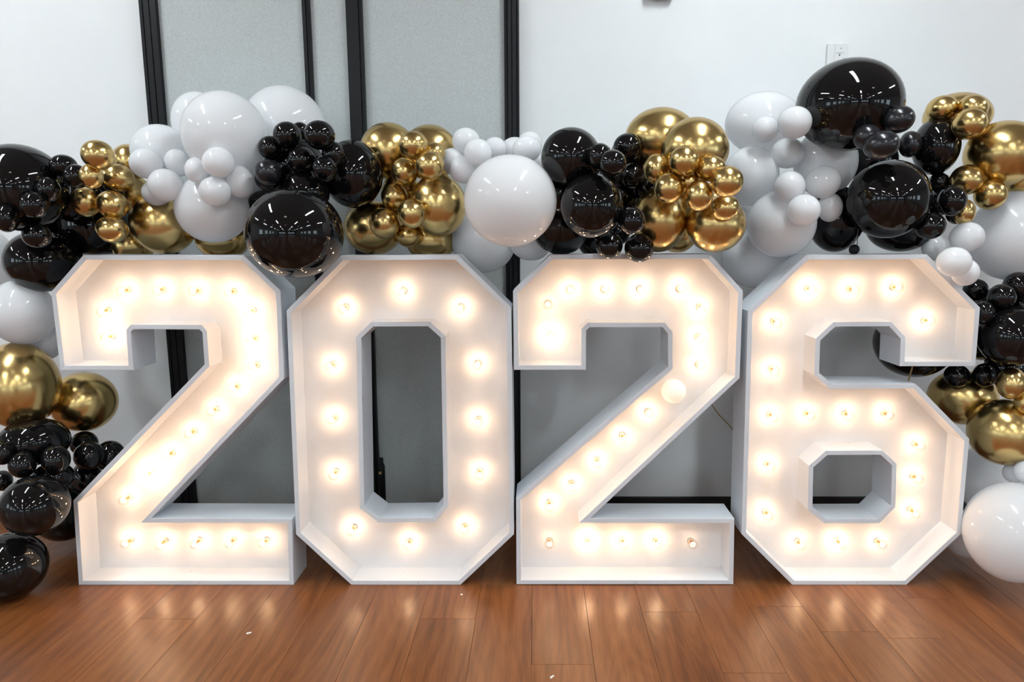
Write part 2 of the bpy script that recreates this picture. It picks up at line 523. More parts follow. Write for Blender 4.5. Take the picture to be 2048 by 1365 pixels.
# ------------------------------------------------------------------ marquee numbers
DIGITS = [
  dict(label='lit white marquee number 2 standing first from the left', x=-1.281,
    outline=[(-0.386, 1.075), (-0.262, 1.201), (0.283, 1.199), (0.401, 1.079), (0.395, 0.771), (-0.113, 0.257), (0.395, 0.255), (0.387, 0), (-0.401, 0.0), (-0.388, 0.324), (0.121, 0.822), (0.122, 0.934), (0.113, 0.945), (-0.116, 0.946), (-0.125, 0.937), (-0.128, 0.802), (-0.383, 0.802)],
    hole=[],
    bulbs=[(-0.18, 1.076, 1.0), (-0.056, 1.076, 1.0), (0.072, 1.072, 1.0), (0.196, 1.07, 1.0), (0.262, 1.003, 1.3), (0.263, 0.9, 1.3), (0.263, 0.803, 1.0), (0.186, 0.723, 1.0), (0.103, 0.638, 1.0), (0.016, 0.555, 1.0), (-0.071, 0.471, 1.0), (-0.155, 0.396, 3.2), (-0.245, 0.3, 1.0), (-0.258, 1.003, 1.0), (-0.253, 0.907, 1.5), (-0.255, 0.129, 1.0), (-0.125, 0.128, 1.0), (0.004, 0.129, 1.0), (0.133, 0.129, 1.0), (0.258, 0.129, 1.0)],
  ),
  dict(label='lit white marquee number 0 standing between the two 2s', x=-0.480,
    outline=[(-0.384, 1.01), (-0.188, 1.199), (0.209, 1.201), (0.39, 1.021), (0.395, 0.196), (0.198, 0), (-0.203, 0), (-0.395, 0.196)],
    hole=[(-0.131, 0.914), (-0.087, 0.955), (0.102, 0.956), (0.145, 0.916), (0.142, 0.307), (0.103, 0.26), (-0.089, 0.257), (-0.143, 0.303)],
    bulbs=[(-0.206, 1.014, 1.0), (0.003, 1.074, 1.0), (0.207, 1.015, 1.0), (-0.262, 0.805, 1.0), (0.265, 0.809, 1.0), (-0.264, 0.604, 1.0), (0.264, 0.6, 1.0), (-0.268, 0.4, 1.0), (0.267, 0.402, 1.0), (-0.21, 0.181, 1.0), (-0.004, 0.123, 1.0), (0.208, 0.186, 1.0)],
  ),
  dict(label='lit white marquee number 2 standing between the 0 and the 6', x=0.317,
    outline=[(-0.401, 1.077), (-0.273, 1.202), (0.269, 1.204), (0.387, 1.079), (0.389, 0.773), (-0.128, 0.256), (0.394, 0.255), (0.401, 0.002), (-0.394, 0.002), (-0.394, 0.334), (0.138, 0.814), (0.134, 0.93), (0.115, 0.953), (-0.137, 0.953), (-0.149, 0.941), (-0.148, 0.803), (-0.399, 0.803)],
    hole=[],
    bulbs=[(-0.202, 1.078, 1.0), (-0.08, 1.078, 1.0), (0.047, 1.079, 1.0), (0.187, 1.079, 1.0), (-0.28, 1.026, 0.55), (-0.27, 0.913, 1.7), (0.262, 1.014, 1.0), (0.261, 0.906, 1.0), (0.265, 0.805, 1.0), (0.17, 0.715, -1.0), (0.086, 0.628, 1.0), (-0.005, 0.539, 1.0), (-0.098, 0.444, 1.0), (-0.191, 0.355, 1.0), (-0.273, 0.279, 1.0), (-0.272, 0.127, 0.3), (-0.129, 0.127, 1.6), (0.003, 0.127, 1.0), (0.13, 0.128, 1.3), (0.261, 0.125, 0.2)],
  ),
  dict(label='lit white marquee number 6 standing at the right end', x=1.129,
    outline=[(-0.405, 1.01), (-0.215, 1.201), (0.194, 1.203), (0.393, 1.021), (0.397, 0.816), (0.133, 0.816), (0.129, 0.912), (0.085, 0.956), (-0.101, 0.955), (-0.149, 0.907), (-0.146, 0.793), (-0.098, 0.751), (0.195, 0.753), (0.401, 0.554), (0.405, 0.197), (0.224, 0), (-0.195, 0), (-0.39, 0.197)],
    hole=[(-0.145, 0.448), (-0.098, 0.494), (0.091, 0.495), (0.135, 0.455), (0.143, 0.305), (0.098, 0.255), (-0.087, 0.254), (-0.139, 0.298)],
    bulbs=[(-0.166, 1.081, 1.4), (-0.016, 1.079, 1.0), (0.138, 1.085, 1.0), (0.26, 0.965, 1.1), (-0.281, 0.962, 0.95), (-0.28, 0.789, 0.95), (-0.277, 0.619, 0.95), (-0.143, 0.622, 0.95), (-0.001, 0.622, 0.95), (0.143, 0.622, 0.95), (0.265, 0.505, 0.95), (0.268, 0.382, 0.95), (0.269, 0.252, 0.95), (-0.277, 0.43, 0.95), (-0.274, 0.242, 0.95), (-0.147, 0.125, 0.95), (0.002, 0.127, 1.3), (0.155, 0.125, 0.95)],
  ),
]

RIM = 0.0165

def inset(poly, w, sign):
    n = len(poly); out = []
    for i in range(n):
        p0, p1, p2 = Vector(poly[i - 1]), Vector(poly[i]), Vector(poly[(i + 1) % n])
        d1, d2 = (p1 - p0).normalized(), (p2 - p1).normalized()
        n1, n2 = Vector((d1.y, -d1.x)) * sign, Vector((d2.y, -d2.x)) * sign
        k = (n1 + n2) / max(0.12, 1 + n1.dot(n2))
        out.append(p1 + k * w)
    return out

def area(poly):
    return sum(poly[i - 1][0] * poly[i][1] - poly[i][0] * poly[i - 1][1] for i in range(len(poly))) / 2

glass_m = lathe_mesh('bulb', [(0.0105, 0.006), (0.0112, 0.017)] + [(0.019 * math.sin(t), 0.037 - 0.021 * math.cos(t)) for t in [0.62 + k * (math.pi - 0.62) / 9 for k in range(10)]], 20, M['glass'])
socket_m = lathe_mesh('socket', [(0.0125, 0.0), (0.0125, 0.002), (0.0108, 0.003), (0.0104, 0.010), (0.0055, 0.010), (0.0036, 0.024), (0.0032, 0.038), (0.0, 0.039)], 16,
                      [M['porcelain'], M['brown']], fm=[0, 0, 0, 0, 1, 1, 1])
def fil_mesh(m):
    # a small coil seen as a bright ring round the stem
    R, r, A, Bq = 0.0075, 0.0014, 10, 4
    v = [((R + r * math.cos(2 * math.pi * b / Bq)) * math.cos(2 * math.pi * a / A), (R + r * math.cos(2 * math.pi * b / Bq)) * math.sin(2 * math.pi * a / A), 0.041 + r * math.sin(2 * math.pi * b / Bq)) for a in range(A) for b in range(Bq)]
    f = [(a * Bq + b, ((a + 1) % A) * Bq + b, ((a + 1) % A) * Bq + (b + 1) % Bq, a * Bq + (b + 1) % Bq) for a in range(A) for b in range(Bq)]
    return mesh_of('filament', v, f, m)
fil_cache = {}
WARM = (1.0, 0.64, 0.37)
def filament(k):
    if k not in fil_cache:
        fil_cache[k] = fil_mesh(emit('filament_glow_%d' % round(k * 100), WARM, BULB_LIGHT * k))
    return fil_cache[k]
fm_ = bpy.data.materials.new('frosted_lit_globe'); fm_.use_nodes = True
_b = fm_.node_tree.nodes['Principled BSDF']
_b.inputs['Base Color'].default_value = (0.9, 0.86, 0.8, 1); _b.inputs['Roughness'].default_value = 0.4
_b.inputs['Emission Color'].default_value = (1.0, 0.80, 0.55, 1); _b.inputs['Emission Strength'].default_value = 0.55
globe_m = lathe_mesh('bulb', [(0.013, 0.008)] + [(0.043 * math.sin(t), 0.052 - 0.043 * math.cos(t)) for t in [0.35 + k * (math.pi - 0.35) / 13 for k in range(14)]], 32, fm_)

for D in DIGITS:
    name = 'marquee_number'
    root = tag(empty(name, (D['x'], FRONT_Y, 0)), D['label'], 'marquee number', 'marquee numbers')
    loops = []
    for key, s in (('outline', 1), ('hole', -1)):
        P = D[key]
        if not P:
            continue
        sg = (1 if area(P) < 0 else -1) * s      # inset goes into the plywood
        loops.append((P, inset(P, RIM, sg)))
    for P, Q in loops:
        n = len(P)
        for i in range(n):
            j = (i + 1) % n
            a, b2, c, d = Vector(P[i]), Vector(P[j]), Vector(Q[j]), Vector(Q[i])
            v = [(q.x, y, q.y) for y in (0.0, DEPTH) for q in (a, b2, c, d)]
            bm = bmesh.new()
            bv = [bm.verts.new(p) for p in v]
            for f in ((0, 1, 2, 3), (7, 6, 5, 4), (0, 4, 5, 1), (1, 5, 6, 2), (2, 6, 7, 3), (3, 7, 4, 0)):
                bm.faces.new([bv[q] for q in f])
            bmesh.ops.recalc_face_normals(bm, faces=bm.faces[:])
            fr = [e for e in bm.edges if all(q.co.y < 0.001 for q in e.verts)]
            bmesh.ops.bevel(bm, geom=fr, offset=0.0009, segments=1, affect='EDGES')
            link('side_board', from_bm('side_board', bm, M['paint']), root)
    # back board with the hole cut out
    polys = [[Vector((p.x, p.y, 0)) for p in Q] for P, Q in loops]
    tris = tessellate_polygon(polys)
    flat = [p for q in polys for p in q]
    nv = len(flat)
    v = [(p.x, RECESS, p.y) for p in flat] + [(p.x, RECESS + 0.012, p.y) for p in flat]
    f = [tuple(t) for t in tris] + [tuple(q + nv for q in reversed(t)) for t in tris]
    base = 0
    for q in polys:
        m_ = len(q)
        f += [(base + i, base + (i + 1) % m_, nv + base + (i + 1) % m_, nv + base + i) for i in range(m_)]
        base += m_
    bm = bmesh.new(); tmp = mesh_of('tmp', v, f, []); bm.from_mesh(tmp); bpy.data.meshes.remove(tmp)
    link('back_board', from_bm('back_board', bm, M['board']), root)
    for (bx, bz, k) in D['bulbs']:
        tilt = (math.pi / 2 + rnd.uniform(-0.10, 0.10), rnd.uniform(-0.12, 0.12), 0)
        if k < 0:
            bo = link('bulb', globe_m, root, (bx, RECESS, bz), tilt)
            bo['label'] = 'large frosted globe bulb'
            link('socket', socket_m, bo)
        else:
            bo = link('bulb', glass_m, root, (bx, RECESS, bz), tilt)
            link('socket', socket_m, bo)
            link('filament', filament(k), bo)

# ------------------------------------------------------------------ balloons
# colour, centre x y z, euler x y z, half sizes across / up / along the axis, label
BALLOONS = [
  ('black balloons at the far left end of the garland', [
    ('white', -2.076, 2.585, 1.176, 1.55, 0.00, 0.68, 0.0750, 0.1116, 0.0915,
     'white balloon cut by left frame edge behind black balloons'),
    ('black', -1.706, 2.275, 1.421, 1.63, 0.00, 0.64, 0.1408, 0.1411, 0.1409,
     'largest black balloon at the upper left frame edge'),
    ('black', -1.687, 2.617, 1.307, 1.59, 0.00, 0.57, 0.1246, 0.1279, 0.1262,
     'large black balloon half hidden behind left small gold cluster'),
    ('black', -1.669, 2.460, 1.392, 1.62, 0.00, 0.60, 0.0646, 0.0769, 0.0705,
     'black balloon in dark gap between far left clusters'),
    ('black', -1.859, 2.562, 1.316, 1.59, 0.00, 0.63, 0.0692, 0.0736, 0.0714,
     'black balloon in dark gap above large black one by first 2'),
    ('black', -1.794, 2.468, 1.175, 1.54, 0.00, 0.63, 0.1229, 0.1117, 0.1172,
     'large black balloon touching upper left chamfer of first number 2'),
    ('black', -1.542, 2.257, 1.490, 1.66, 0.00, 0.60, 0.0399, 0.0362, 0.0380,
     'small black balloon topmost of far left black cluster'),
    ('black', -1.487, 2.231, 1.454, 1.64, 0.00, 0.59, 0.0359, 0.0391, 0.0375,
     'small black balloon squeezed against left gold cluster, second from top'),
    ('black', -1.559, 2.200, 1.411, 1.63, 0.00, 0.62, 0.0336, 0.0389, 0.0361,
     'small black balloon in middle of far left cluster, third from top'),
    ('black', -1.578, 2.156, 1.360, 1.61, 0.00, 0.63, 0.0389, 0.0415, 0.0402,
     'small black balloon in front of largest far left black balloon'),
    ('black', -1.669, 2.154, 1.319, 1.59, 0.00, 0.66, 0.0345, 0.0433, 0.0387,
     'small black balloon at left frame edge below largest black one'),
    ('black', -1.629, 2.223, 1.266, 1.57, 0.00, 0.63, 0.0418, 0.0402, 0.0410,
     'small black balloon sitting on the large black one by first number 2'),
  ]),
  ('gold balloons left of the first white cluster', [
    ('gold', -1.502, 2.554, 1.531, 1.66, 0.00, 0.53, 0.0598, 0.0676, 0.0636,
     'medium gold balloon peeking out behind left small gold cluster and white balloon'),
    ('gold', -1.485, 2.533, 1.418, 1.63, 0.00, 0.53, 0.0630, 0.0682, 0.0655,
     'medium gold balloon in shadow between left gold cluster and white small balloons'),
    ('gold', -1.523, 2.565, 1.229, 1.56, 0.00, 0.54, 0.0710, 0.0745, 0.0727,
     'dull gold balloon low behind first number 2, right of black one'),
    ('gold', -1.368, 2.505, 1.310, 1.59, 0.00, 0.50, 0.1118, 0.1115, 0.1117,
     'large gold balloon resting over top edge of first number 2'),
    ('gold', -1.188, 2.577, 1.254, 1.57, 0.00, 0.43, 0.0957, 0.0783, 0.0866,
     'gold balloon low behind white balloon above first number 2'),
    ('gold', -1.388, 2.196, 1.517, 1.68, 0.35, 0.60, 0.0476, 0.0457, 0.0466,
     'small gold balloon topmost of left gold cluster'),
    ('gold', -1.423, 2.207, 1.452, 1.65, 0.00, 0.57, 0.0346, 0.0387, 0.0366,
     'small gold balloon at left, under topmost of left gold cluster'),
    ('gold', -1.442, 2.378, 1.463, 1.65, 0.21, 0.56, 0.0511, 0.0468, 0.0489,
     'small gold balloon at right, second row of left gold cluster'),
    ('gold', -1.537, 2.341, 1.379, 1.61, 0.00, 0.58, 0.0438, 0.0500, 0.0468,
     'small gold balloon farthest left in left gold cluster'),
    ('gold', -1.444, 2.335, 1.369, 1.61, 0.26, 0.56, 0.0488, 0.0483, 0.0485,
     'small gold balloon right in third row of left gold cluster'),
    ('gold', -1.438, 2.311, 1.287, 1.58, 0.14, 0.56, 0.0486, 0.0450, 0.0467,
     'small gold balloon lowest in left gold cluster'),
  ]),
  ('white balloons above the first number 2', [
    ('white', -1.255, 2.590, 1.683, 1.72, 0.00, 0.45, 0.0908, 0.1072, 0.0986,
     'large white balloon behind left side of biggest white one'),
    ('white', -0.956, 2.647, 1.664, 1.71, 0.00, 0.35, 0.1522, 0.1587, 0.1554,
     'large white balloon rising behind small black cluster, in front of grey panels'),
    ('white', -1.105, 2.586, 1.499, 1.66, 0.00, 0.40, 0.0956, 0.1049, 0.1002,
     'white balloon in shade beside small black cluster, mostly hidden'),
    ('white', -1.074, 2.400, 1.609, 1.70, 0.00, 0.42, 0.1385, 0.1443, 0.1414,
     'biggest white balloon at top of first white cluster'),
    ('white', -1.354, 2.503, 1.567, 1.68, 0.00, 0.50, 0.0989, 0.0934, 0.0961,
     'large white balloon at left of first white cluster'),
    ('white', -1.148, 2.427, 1.360, 1.61, 0.00, 0.44, 0.1223, 0.1194, 0.1209,
     'large white balloon lowest in first white cluster, over first number 2'),
    ('white', -1.332, 2.411, 1.414, 1.63, 0.00, 0.50, 0.0472, 0.0444, 0.0458,
     'small white balloon hidden behind lowest left one of first white cluster'),
    ('white', -1.343, 2.381, 1.511, 1.66, 0.00, 0.51, 0.0519, 0.0514, 0.0517,
     'small white balloon farthest left in first white cluster'),
    ('white', -1.262, 2.431, 1.518, 1.67, 0.00, 0.48, 0.0417, 0.0474, 0.0445,
     'small white balloon between two front ones, left half of first white cluster'),
    ('white', -1.141, 2.321, 1.483, 1.66, 0.00, 0.46, 0.0374, 0.0422, 0.0397,
     'small white balloon in centre of first white cluster, partly covered'),
    ('white', -1.266, 2.350, 1.436, 1.64, 0.00, 0.49, 0.0551, 0.0547, 0.0549,
     'small white balloon in front of large gold one'),
    ('white', -1.041, 2.267, 1.502, 1.67, 0.00, 0.43, 0.0502, 0.0489, 0.0495,
     'small white balloon in front of biggest white balloon'),
    ('white', -1.010, 2.347, 1.446, 1.64, 0.00, 0.41, 0.0450, 0.0545, 0.0496,
     'small white balloon farthest right in first white cluster'),
    ('white', -1.072, 2.293, 1.411, 1.63, 0.00, 0.44, 0.0495, 0.0487, 0.0491,
     'small white balloon on lowest large white one'),
  ]),
  ('black balloons between first number 2 and the 0', [
    ('black', -1.512, 2.424, 1.418, 1.63, 0.00, 0.56, 0.0533, 0.0583, 0.0558,
     'black balloon in dark gap behind left small gold cluster'),
    ('black', -0.869, 2.490, 1.508, 1.67, 0.00, 0.34, 0.1047, 0.1077, 0.1062,
     'black balloon hidden behind small black cluster'),
    ('black', -0.854, 2.514, 1.639, 1.71, 0.00, 0.33, 0.0305, 0.0309, 0.0307,
     'tiny glimpse of black balloon between two topmost small black ones'),
    ('black', -1.013, 2.565, 1.362, 1.61, 0.00, 0.38, 0.0727, 0.0733, 0.0730,
     'black balloon in shade between white balloon and big hanging black one'),
    ('black', -0.655, 2.458, 1.482, 1.66, 0.00, 0.26, 0.1043, 0.1187, 0.1113,
     'large black balloon left of gold cluster above the 0'),
    ('black', -0.798, 2.370, 1.413, 1.63, 0.00, 0.32, 0.0812, 0.0755, 0.0783,
     'black balloon in dark gap above big hanging black one'),
    ('black', -0.776, 2.187, 1.273, 1.58, 0.00, 0.34, 0.1517, 0.1435, 0.1475,
     'big glossy black balloon hanging before gap of first 2 and 0'),
    ('black', -0.906, 2.365, 1.560, 1.69, 0.00, 0.37, 0.0410, 0.0408, 0.0409,
     'small black balloon at upper left of second black cluster'),
    ('black', -0.841, 2.346, 1.599, 1.71, 0.00, 0.34, 0.0457, 0.0450, 0.0453,
     'small black balloon, left of topmost pair beside white balloons'),
    ('black', -0.712, 2.280, 1.590, 1.71, 0.00, 0.30, 0.0497, 0.0468, 0.0482,
     'small black balloon, right of topmost pair beside white balloons'),
    ('black', -0.684, 2.332, 1.535, 1.68, 0.00, 0.29, 0.0385, 0.0420, 0.0402,
     'small black balloon in shade under right one of topmost pair'),
    ('black', -0.793, 2.334, 1.517, 1.68, 0.00, 0.33, 0.0460, 0.0438, 0.0449,
     'small black balloon in front centre of second black cluster'),
    ('black', -0.924, 2.374, 1.460, 1.65, 0.00, 0.37, 0.0446, 0.0450, 0.0448,
     'small black balloon tucked under left satin one of second black cluster'),
    ('satin', -0.894, 2.299, 1.473, 1.66, 0.00, 0.37, 0.0416, 0.0435, 0.0425,
     'small satin black balloon at left beside white balloons'),
    ('black', -0.699, 2.280, 1.483, 1.67, 0.00, 0.30, 0.0408, 0.0414, 0.0411,
     'small black balloon in shade beside large black one left of gold'),
  ]),
  ('gold balloons above the 0', [
    ('gold', -0.506, 2.570, 1.420, 1.63, 0.00, 0.19, 0.0767, 0.0764, 0.0766,
     'shaded gold balloon deep between upper and lower small groups above the 0'),
    ('gold', -0.554, 2.594, 1.578, 1.69, 0.00, 0.21, 0.1055, 0.1040, 0.1047,
     'large gold balloon upper left above the 0, before black post'),
    ('gold', -0.387, 2.511, 1.562, 1.69, 0.00, 0.15, 0.1033, 0.0990, 0.1011,
     'large gold balloon upper right above the 0'),
    ('gold', -0.611, 2.555, 1.295, 1.59, 0.00, 0.23, 0.1087, 0.0993, 0.1039,
     'large dim gold balloon lower left, right of big hanging black balloon'),
    ('gold', -0.403, 2.585, 1.254, 1.57, 0.00, 0.15, 0.0972, 0.0861, 0.0915,
     'dim gold balloon low behind top edge of the 0'),
    ('gold', -0.355, 2.461, 1.373, 1.62, 0.00, 0.14, 0.1008, 0.1104, 0.1055,
     'large gold balloon right of small cluster above the 0'),
    ('gold', -0.354, 2.382, 1.544, 1.69, 0.00, 0.15, 0.0389, 0.0379, 0.0384,
     'small gold balloon half hidden behind right one, upper small cluster above 0'),
    ('gold', -0.416, 2.341, 1.567, 1.70, 0.00, 0.18, 0.0487, 0.0460, 0.0473,
     'small gold balloon topmost above the 0'),
    ('gold', -0.359, 2.319, 1.497, 1.67, 0.00, 0.15, 0.0487, 0.0485, 0.0486,
     'small gold balloon farthest right in upper trio above the 0'),
    ('gold', -0.466, 2.430, 1.487, 1.66, 0.00, 0.19, 0.0465, 0.0493, 0.0479,
     'small gold balloon lowest in upper trio above the 0'),
    ('gold', -0.510, 2.458, 1.403, 1.63, 0.00, 0.20, 0.0471, 0.0471, 0.0471,
     'small gold balloon topmost of lower group above the 0'),
    ('gold', -0.468, 2.482, 1.267, 1.58, 0.00, 0.19, 0.0464, 0.0431, 0.0447,
     'small gold balloon lowest above the 0'),
    ('gold', -0.542, 2.428, 1.309, 1.59, 0.00, 0.22, 0.0536, 0.0541, 0.0538,
     'small gold balloon farthest left in lower group above the 0'),
    ('gold', -0.428, 2.343, 1.341, 1.61, 0.00, 0.18, 0.0486, 0.0503, 0.0495,
     'small gold balloon in front of lower group above the 0'),
  ]),
  ('white balloons right above the 0', [
    ('white', -0.204, 2.588, 1.250, 1.57, 0.00, 0.08, 0.1227, 0.1236, 0.1232,
     'large white balloon in shade sagging behind right chamfer of the 0'),
    ('white', -0.024, 2.541, 1.255, 1.57, 0.00, 0.01, 0.0855, 0.0809, 0.0832,
     'greyish white balloon low behind black post, between 0 and second 2'),
    ('white', -0.082, 2.545, 1.573, 1.69, 0.00, 0.03, 0.0548, 0.0493, 0.0520,
     'small white balloon in front of black post, behind big white one'),
    ('white', -0.297, 2.424, 1.524, 1.68, 0.00, 0.12, 0.0433, 0.0438, 0.0436,
     'small white balloon farthest left, touching gold above the 0'),
    ('white', -0.255, 2.362, 1.489, 1.67, 0.00, 0.11, 0.0457, 0.0462, 0.0460,
     'small white balloon lowest left, right of gold above the 0'),
    ('white', -0.152, 2.496, 1.574, 1.70, 0.00, 0.06, 0.0411, 0.0414, 0.0413,
     'small white balloon right in left bunch of second white cluster'),
    ('white', -0.249, 2.430, 1.592, 1.71, 0.00, 0.10, 0.0485, 0.0451, 0.0468,
     'small white balloon topmost in left bunch of second white cluster'),
    ('white', -0.199, 2.329, 1.541, 1.69, 0.00, 0.09, 0.0467, 0.0451, 0.0459,
     'small white balloon in front of left bunch above big white one'),
    ('white', -0.027, 2.478, 1.590, 1.70, 0.00, 0.01, 0.0444, 0.0426, 0.0435,
     'small white balloon topmost right of black post'),
    ('white', 0.004, 2.531, 1.536, 1.68, -0.00, -0.00, 0.0401, 0.0387, 0.0394,
     'small white balloon squeezed beside large black one, right of big white'),
    ('white', -0.036, 2.401, 1.562, 1.70, 0.00, 0.02, 0.0500, 0.0431, 0.0464,
     'small white balloon right of black post, resting on big white one'),
    ('white', -0.086, 2.191, 1.374, 1.62, 0.00, 0.04, 0.1475, 0.1445, 0.1460,
     'big glossy white balloon hanging at right shoulder of the 0'),
  ]),
  ('black balloons above the second number 2', [
    ('black', 0.106, 2.207, 1.512, 1.69, -0.00, -0.05, 0.0951, 0.0918, 0.0934,
     'large black balloon upper left of third black cluster'),
    ('black', 0.362, 2.582, 1.555, 1.68, -0.00, -0.14, 0.0937, 0.0896, 0.0916,
     'large black balloon behind small ones, next to upper gold balloons'),
    ('black', 0.083, 2.418, 1.300, 1.59, -0.00, -0.03, 0.1058, 0.1009, 0.1033,
     'large black balloon in shade low behind left corner of second 2'),
    ('black', 0.224, 2.524, 1.251, 1.57, -0.00, -0.09, 0.0773, 0.0731, 0.0752,
     'black balloon in shade low behind top of second 2'),
    ('black', 0.301, 2.522, 1.422, 1.64, -0.00, -0.12, 0.0834, 0.0821, 0.0828,
     'black balloon hidden in dark gap of third black cluster'),
    ('black', 0.072, 2.300, 1.403, 1.63, -0.00, -0.03, 0.0700, 0.0684, 0.0692,
     'black balloon in dark gap right of big hanging white balloon'),
    ('black', 0.214, 2.453, 1.475, 1.66, -0.00, -0.09, 0.0529, 0.0516, 0.0523,
     'black balloon in dark gap behind upper trio of third black cluster'),
    ('black', 0.378, 2.430, 1.431, 1.64, -0.00, -0.15, 0.0487, 0.0481, 0.0484,
     'black balloon in dark gap next to left small gold ones above second 2'),
    ('black', 0.281, 2.431, 1.279, 1.58, -0.00, -0.11, 0.0494, 0.0491, 0.0493,
     'black balloon in dark gap behind small trio over second number 2'),
    ('black', 0.170, 2.156, 1.358, 1.62, -0.00, -0.08, 0.0983, 0.0998, 0.0990,
     'large glossy black balloon in centre of third black cluster'),
    ('black', 0.190, 2.121, 1.504, 1.69, -0.00, -0.09, 0.0380, 0.0397, 0.0388,
     'small black balloon beside upper left large black one'),
    ('black', 0.303, 2.344, 1.561, 1.70, -0.00, -0.13, 0.0484, 0.0453, 0.0468,
     'small black balloon topmost of third black cluster'),
    ('black', 0.327, 2.375, 1.469, 1.66, -0.00, -0.14, 0.0425, 0.0433, 0.0429,
     'small black balloon in shade left of right gold small cluster'),
    ('black', 0.223, 2.061, 1.478, 1.68, -0.00, -0.11, 0.0413, 0.0387, 0.0400,
     'small black balloon in front centre, upper trio of third black cluster'),
    ('black', 0.294, 2.137, 1.311, 1.60, -0.00, -0.14, 0.0417, 0.0430, 0.0423,
     'small black balloon upper one of trio over second number 2'),
    ('black', 0.240, 2.278, 1.233, 1.56, -0.00, -0.10, 0.0449, 0.0447, 0.0448,
     'small black balloon left of pair overlapping top edge of second 2'),
    ('black', 0.339, 2.269, 1.225, 1.56, -0.00, -0.15, 0.0494, 0.0478, 0.0486,
     'small black balloon right of pair overlapping top edge of second 2'),
  ]),
  ('gold balloons above the second number 2', [
    ('gold', 0.426, 2.411, 1.598, 1.71, -0.00, -0.17, 0.1239, 0.1041, 0.1136,
     'large gold balloon highest, upper left behind another above second 2'),
    ('gold', 0.525, 2.564, 1.273, 1.58, -0.00, -0.20, 0.0734, 0.0704, 0.0719,
     'dim gold balloon low between two large gold ones above second 2'),
    ('gold', 0.506, 2.240, 1.538, 1.69, -0.00, -0.22, 0.1080, 0.1020, 0.1050,
     'large gold balloon upper right above second 2, beside white'),
    ('gold', 0.417, 2.360, 1.319, 1.60, -0.00, -0.18, 0.0965, 0.1100, 0.1030,
     'large gold balloon lower left above second 2, behind small black trio'),
    ('gold', 0.600, 2.305, 1.304, 1.59, -0.00, -0.25, 0.0992, 0.0944, 0.0968,
     'large gold balloon lower right above second 2'),
    ('gold', 0.546, 2.519, 1.403, 1.63, -0.00, -0.21, 0.0821, 0.0822, 0.0821,
     'shaded gold balloon deep behind small right gold cluster'),
    ('gold', 0.614, 2.412, 1.393, 1.63, -0.00, -0.25, 0.0576, 0.0582, 0.0579,
     'shaded gold balloon deep behind right small gold ones above second 2'),
    ('gold', 0.478, 2.175, 1.432, 1.65, -0.00, -0.22, 0.0353, 0.0352, 0.0353,
     'small gold balloon deep in middle of right gold cluster'),
    ('gold', 0.380, 2.214, 1.476, 1.67, -0.00, -0.17, 0.0425, 0.0480, 0.0451,
     'small gold balloon farthest left in right gold cluster'),
    ('gold', 0.532, 2.128, 1.469, 1.67, -0.00, -0.25, 0.0446, 0.0401, 0.0423,
     'small gold balloon upper right, behind front right one of cluster'),
    ('gold', 0.448, 2.123, 1.491, 1.68, -0.00, -0.21, 0.0463, 0.0458, 0.0460,
     'small gold balloon topmost of right gold cluster'),
    ('gold', 0.596, 2.187, 1.353, 1.61, -0.00, -0.27, 0.0467, 0.0421, 0.0444,
     'small gold balloon lowest right of right gold cluster'),
    ('gold', 0.410, 2.152, 1.412, 1.64, -0.00, -0.19, 0.0466, 0.0471, 0.0469,
     'small gold balloon lower left in right gold cluster'),
    ('gold', 0.497, 2.120, 1.387, 1.63, -0.00, -0.23, 0.0441, 0.0466, 0.0453,
     'small gold balloon lowest in front of right gold cluster'),
    ('gold', 0.567, 2.069, 1.425, 1.65, -0.00, -0.27, 0.0482, 0.0466, 0.0474,
     'small gold balloon farthest right, against white balloon'),
  ]),
  ('white balloons left above the number 6', [
    ('white', 0.843, 2.618, 1.684, 1.72, -0.00, -0.31, 0.1381, 0.1119, 0.1243,
     'large white balloon upper left of third white cluster, before white wall'),
    ('white', 0.838, 2.615, 1.184, 1.54, -0.00, -0.31, 0.1279, 0.1182, 0.1230,
     'greyish white balloon low between second 2 and the 6'),
    ('white', 0.796, 2.580, 1.486, 1.66, -0.00, -0.30, 0.1012, 0.1085, 0.1048,
     'large white balloon right of small gold cluster'),
    ('white', 1.058, 2.551, 1.533, 1.67, -0.00, -0.39, 0.1114, 0.1224, 0.1168,
     'large white balloon left of big black ones above the 6'),
    ('white', 0.867, 2.436, 1.308, 1.59, -0.00, -0.34, 0.1185, 0.1189, 0.1187,
     'large white balloon lowest in third white cluster, over chamfer of 6'),
    ('white', 0.806, 2.474, 1.639, 1.72, -0.00, -0.32, 0.0452, 0.0456, 0.0454,
     'small white balloon upper left in third white cluster'),
    ('white', 0.854, 2.324, 1.637, 1.72, -0.00, -0.35, 0.0542, 0.0521, 0.0531,
     'small white balloon topmost right, touching huge black balloon'),
    ('white', 0.905, 2.519, 1.562, 1.68, -0.00, -0.34, 0.0594, 0.0541, 0.0567,
     'small white balloon in centre of third white cluster'),
    ('white', 0.855, 2.341, 1.429, 1.64, -0.00, -0.35, 0.0508, 0.0529, 0.0518,
     'small white balloon left one of lower four in third white cluster'),
    ('white', 1.040, 2.444, 1.365, 1.61, -0.00, -0.40, 0.0424, 0.0506, 0.0463,
     'small white balloon farthest right of lower four, beside black'),
    ('white', 1.001, 2.425, 1.452, 1.65, -0.00, -0.39, 0.0590, 0.0563, 0.0576,
     'small white balloon upper right of lower four'),
    ('white', 0.885, 2.284, 1.349, 1.61, -0.00, -0.37, 0.0533, 0.0522, 0.0528,
     'small white balloon lowest in front of lower four'),
  ]),
  ('black balloons above the number 6', [
    ('black', 1.048, 2.366, 1.700, 1.74, -0.00, -0.42, 0.1706, 0.1505, 0.1603,
     'huge glossy black balloon highest of the whole garland'),
